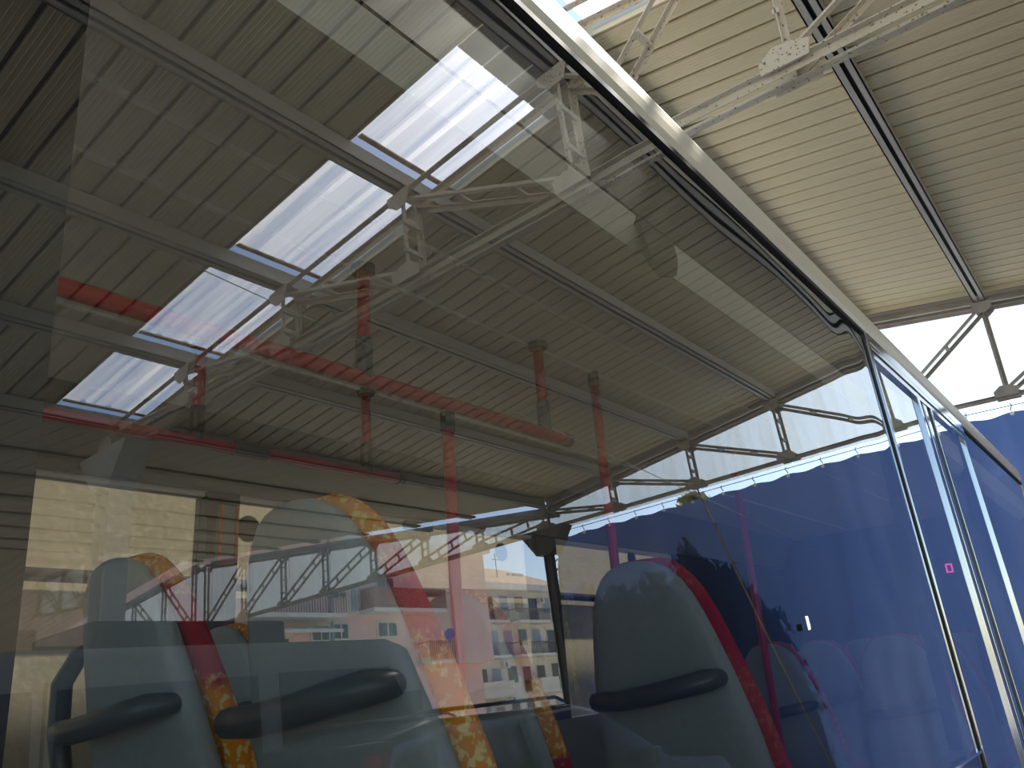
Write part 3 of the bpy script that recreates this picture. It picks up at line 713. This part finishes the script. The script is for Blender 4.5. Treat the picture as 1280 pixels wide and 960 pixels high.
# far side windows
def fpane(y0, y1):
    o = MB().box(XF-.004, XF+.004, y0, y1, 1.30, 2.44).build('window_pane', M_farglass, bus); o['label'] = 'clear far side window glass'
for y0, y1 in ((-2.5, -.3), (-.14, 1.95), (2.11, 4.38), (4.62, 6.4)): fpane(y0, y1)
MB().box(XF-.03, XF+.03, 6.4, 9.0, 1.30, 2.44).build('side_panel', M_white, bus)
MB().box(XF+.03, XF+.05, 6.4, 8.94, 1.30, 2.75).build('side_lining', M_busdark, bus)
for y0, y1 in ((-.3, -.14), (1.95, 2.11), (4.38, 4.62), (6.4, 6.6)):
    MB().box(XF-.04, XF+.06, y0, y1, 1.25, 2.46).build('window_pillar', M_steel_dk, bus)
hb = MB().box(XF+.06, XF+.085, 1.995, 2.085, 2.14, 2.40).build('emergency_box', M_busin, bus)
MB().box(XF+.085, XF+.095, 1.995, 2.005, 2.14, 2.40).box(XF+.085, XF+.095, 2.075, 2.085, 2.14, 2.40).box(XF+.085, XF+.095, 1.995, 2.085, 2.14, 2.15).build('box_rim', M_orange, hb)
MB().box(XF+.02, XF+.05, 3.18, 3.40, 2.405, 2.45).build('blind_clip', M_busin, bus)
for px, py, r_ in ((311, 661, .062), (627, 690, .058), (790, 698, .06)):
    p = seen(px, py, 0, XF+.012)
    MB().tube([(XF+.006, p.y, p.z), (XF+.012, p.y, p.z)], r_, 24).build('round_sticker', M_sticker, bus)
MB().box(gx(1.)-.10, gx(1.)-.05, BY0, 3.7, .84, 1.19).build('side_lining', M_busin, bus)
MB().box(XF+.03, XF+.07, BY0, BY1, .84, 1.30).build('side_lining', M_busin, bus)

# ---- hand rails and poles
def rail(x, y0, y1, z, hangs, label, sleeves=()):
    t = thing('grab_rail', (x, (y0+y1)/2, z), label, 'hand rail')
    MB().tube([(x, y0, z), (x, y1, z)], .021, 14).build('tube', M_red, t, smooth=True)
    MB().tube([(x, y1, z), (x, y1+.03, z), (x, y1+.04, z)], [.025, .025, .012], 14).build('end_cap', M_socket, t)
    for y in hangs:
        h = MB().tube([(x, y, z+.11), (x, y, 2.752)], .019, 12).build('hanger', M_red, t, smooth=True)
        MB().tube([(x, y, z), (x, y, z+.12)], .024, 12).build('socket', M_socket, h)
        MB().tube([(x, y, 2.73), (x, y, 2.752)], .036, 12).build('ceiling_rose', M_socket, h)
    for y in sleeves:
        MB().tube([(x, y-.065, z), (x, y+.065, z)], .026, 12).build('sleeve', M_socket, t)
rail(-1.57, -1.2, 2.40, 2.40, (.2, 1.42, 2.28), 'red ceiling grab rail with two hangers over the seats beside the window')
rail(-2.36, -1.2, 2.31, 2.40, (.3, 1.39, 2.14), 'red ceiling grab rail on the far side of the aisle', (1.60,))
def pole(x, y, z0, z1, label):
    t = thing('stanchion_pole', (x, y, z0), label, 'pole')
    MB().tube([(x, y, z0), (x, y, z1)], .0185, 14).build('tube', M_red, t, smooth=True)
    MB().tube([(x, y, z1-.06), (x, y, z1)], .023, 12).build('socket', M_socket, t)
    MB().tube([(x, y, z0), (x, y, z0+.04)], .034, 12).build('foot', M_socket, t)
pole(-1.60, 1.79, .86, 2.385, 'red vertical pole rising from the second seat row to the grab rail')
pole(-1.60, 2.71, .86, 2.752, 'red vertical pole behind the grey window seat of the second row')
pole(-1.60, 4.06, .86, 2.752, 'red vertical pole in front of the blue tarpaulin reflection, past the second row')

# ---- seats: backs towards the camera
def seat_proto(side_handle, fab):
    t = bpy.data.objects.new('coach_chair', None); C.objects.link(t); t.empty_display_size = .1
    H = 1.06                                   # top of back above floor-mounted base
    lv = [(0,.022,.012),(.004,.050,.022),(.014,.078,.034),(.032,.104,.044),(.06,.128,.051),(.10,.150,.057),(.15,.167,.061),(.21,.184,.064),(.30,.206,.067),(.42,.229,.070),(.55,.245,.072),(.66,.248,.070)]
    def ring(d, hw, th, yc, n=20, sq=3.2):
        out = []
        for k in range(n):
            a = 2*math.pi*k/n; ca, sa = math.cos(a), math.sin(a)
            out.append((hw*math.copysign(abs(ca)**(2/sq), ca), yc+th*math.copysign(abs(sa)**(2/sq), sa), H-d))
        return out
    def loft(levels, yoff, grow, m_, name, n=20, par=t):
        m = MB(); V = []; F = []
        for (d, hw, th) in levels: V += ring(d, hw+grow, th*.62, yoff*(1+.9*max(0, d))+.28*d, n)
        L = len(levels)
        for i in range(L-1):
            for k in range(n): F.append((i*n+k, i*n+(k+1) % n, (i+1)*n+(k+1) % n, (i+1)*n+k))
        F.append(tuple(range(n))); F.append(tuple((L-1)*n+k for k in range(n))[::-1])
        m.add(V, F); return m.build(name, m_, par, smooth=True, local=True)
    loft(lv, 0, 0, M_shell, 'back_shell')
    fl_ = [(max(-.010, d-.012), hw, th*1.0) for d, hw, th in lv]
    loft(fl_, .052, .010, fab, 'back_cushion')
    # seat cushion, pan, legs
    MB().box(-.225, .225, .22, .66, .34, .46).build('seat_cushion', fab, t, bevel=.04, smooth=True, local=True)
    MB().box(-.22, .22, .20, .64, .29, .34).build('seat_pan', M_shell, t, bevel=.015, local=True)
    for x in (-.16, .16): MB().bar((x, .30, 0), (x, .42, .29), .04, .05).box(x-.03, x+.03, .2, .55, 0, .02).build('leg', M_handle, t, local=True)
    # grab handle across the back
    zc = H-.33; yb = .28*.33-.045
    pth = [(-.17, yb+.02, zc-.012), (-.175, yb-.025, zc-.016), (-.15, yb-.058, zc-.018), (-.07, yb-.070, zc-.016), (.03, yb-.066, zc-.004), (.11, yb-.058, zc+.010), (.165, yb-.040, zc+.020), (.180, yb+.0, zc+.024), (.175, yb+.03, zc+.024)]
    MB().tube(pth, [.016,.022,.025,.026,.026,.027,.027,.022,.016], 12).build('grab_handle', M_handle, t, smooth=True, local=True)
    if side_handle:
        z = H-.17; pth = [(-.15, .06, z), (-.24, .055, z-.015), (-.325, .06, z-.075), (-.36, .08, z-.19), (-.345, .10, z-.31), (-.25, .12, z-.36), (-.19, .12, z-.36)]
        MB().tube(pth, [.014,.022,.024,.024,.024,.022,.014], 10).build('side_handle', M_handle, t, smooth=True, local=True)
    return t
pA = seat_proto(True, M_fab); pB = seat_proto(False, M_fab); pC = seat_proto(False, M_fab2); pD = seat_proto(True, M_fab2)
used = {}
def seat(x, y, top, proto, label, grp, rz=0):
    o = proto if proto not in used else copy_tree(proto); used[proto] = 1
    o.location = (x, y, top-1.06); o.rotation_euler.z = rz
    tag(o, label, 'seat', grp); return o
G1 = 'grey backed bus seats with red and orange fabric'
seat(-1.77, .87, 1.90, pA, 'grey backed aisle seat with black side loop, first row by the window pillar', G1)
seat(-1.12, .85, 1.905, pB, 'large grey backed window seat of the first row, orange patterned side', G1)
seat(-1.77, 1.95, 1.855, pA, 'grey backed aisle seat of the second row beside the red pole', G1)
seat(-1.09, 1.94, 1.858, pC, 'grey backed window seat of the second row with red piping', G1)
seat(-2.955, 1.9, 1.86, pB, 'seat right beside the far side window pillar, second row', G1)
seat(-2.42, 1.9, 1.86, pB, 'seat across the aisle from the second row, next to the far window seat', G1)
ROWN = {4.3: 'third', 5.1: 'fourth', 6.0: 'fifth'}
for yy in (4.3, 5.1, 6.0):
    seat(-1.07, yy, 1.635, pC, 'low window seat of the %s row in front of the tarpaulin reflection' % ROWN[yy], G1)
    seat(-1.68, yy, 1.645, pD, 'low aisle seat of the %s row in front of the tarpaulin reflection' % ROWN[yy], G1)
MB().box(-3.2, -.78, BY0, 3.2, .80, .842).build('floor_platform', M_busfloor, bus)

# ---- little LED sign
d = ray(1186, 710); P = CAM + d*(8.8/d.y)
sg = thing('led_sign', (P.x, 8.86, P.z), 'small interior display showing a magenta digit 0', 'display')
MB().box(P.x-.28, P.x+.28, 8.83, 8.93, P.z-.10, P.z+.10).build('housing', M_black, sg)
MB().tube([(P.x, 8.88, P.z+.1), (P.x, 8.88, 2.752)], .015, 8).build('bracket', M_black, sg)
z = MB()
for a, b, c_, e in ((-.03,-.018,-.042,.042),(.018,.03,-.042,.042),(-.018,.018,.030,.042),(-.018,.018,-.042,-.030)):
    z.box(P.x+a, P.x+b, 8.815, 8.83, P.z+c_, P.z+e)
z.build('digit', M_led, sg)
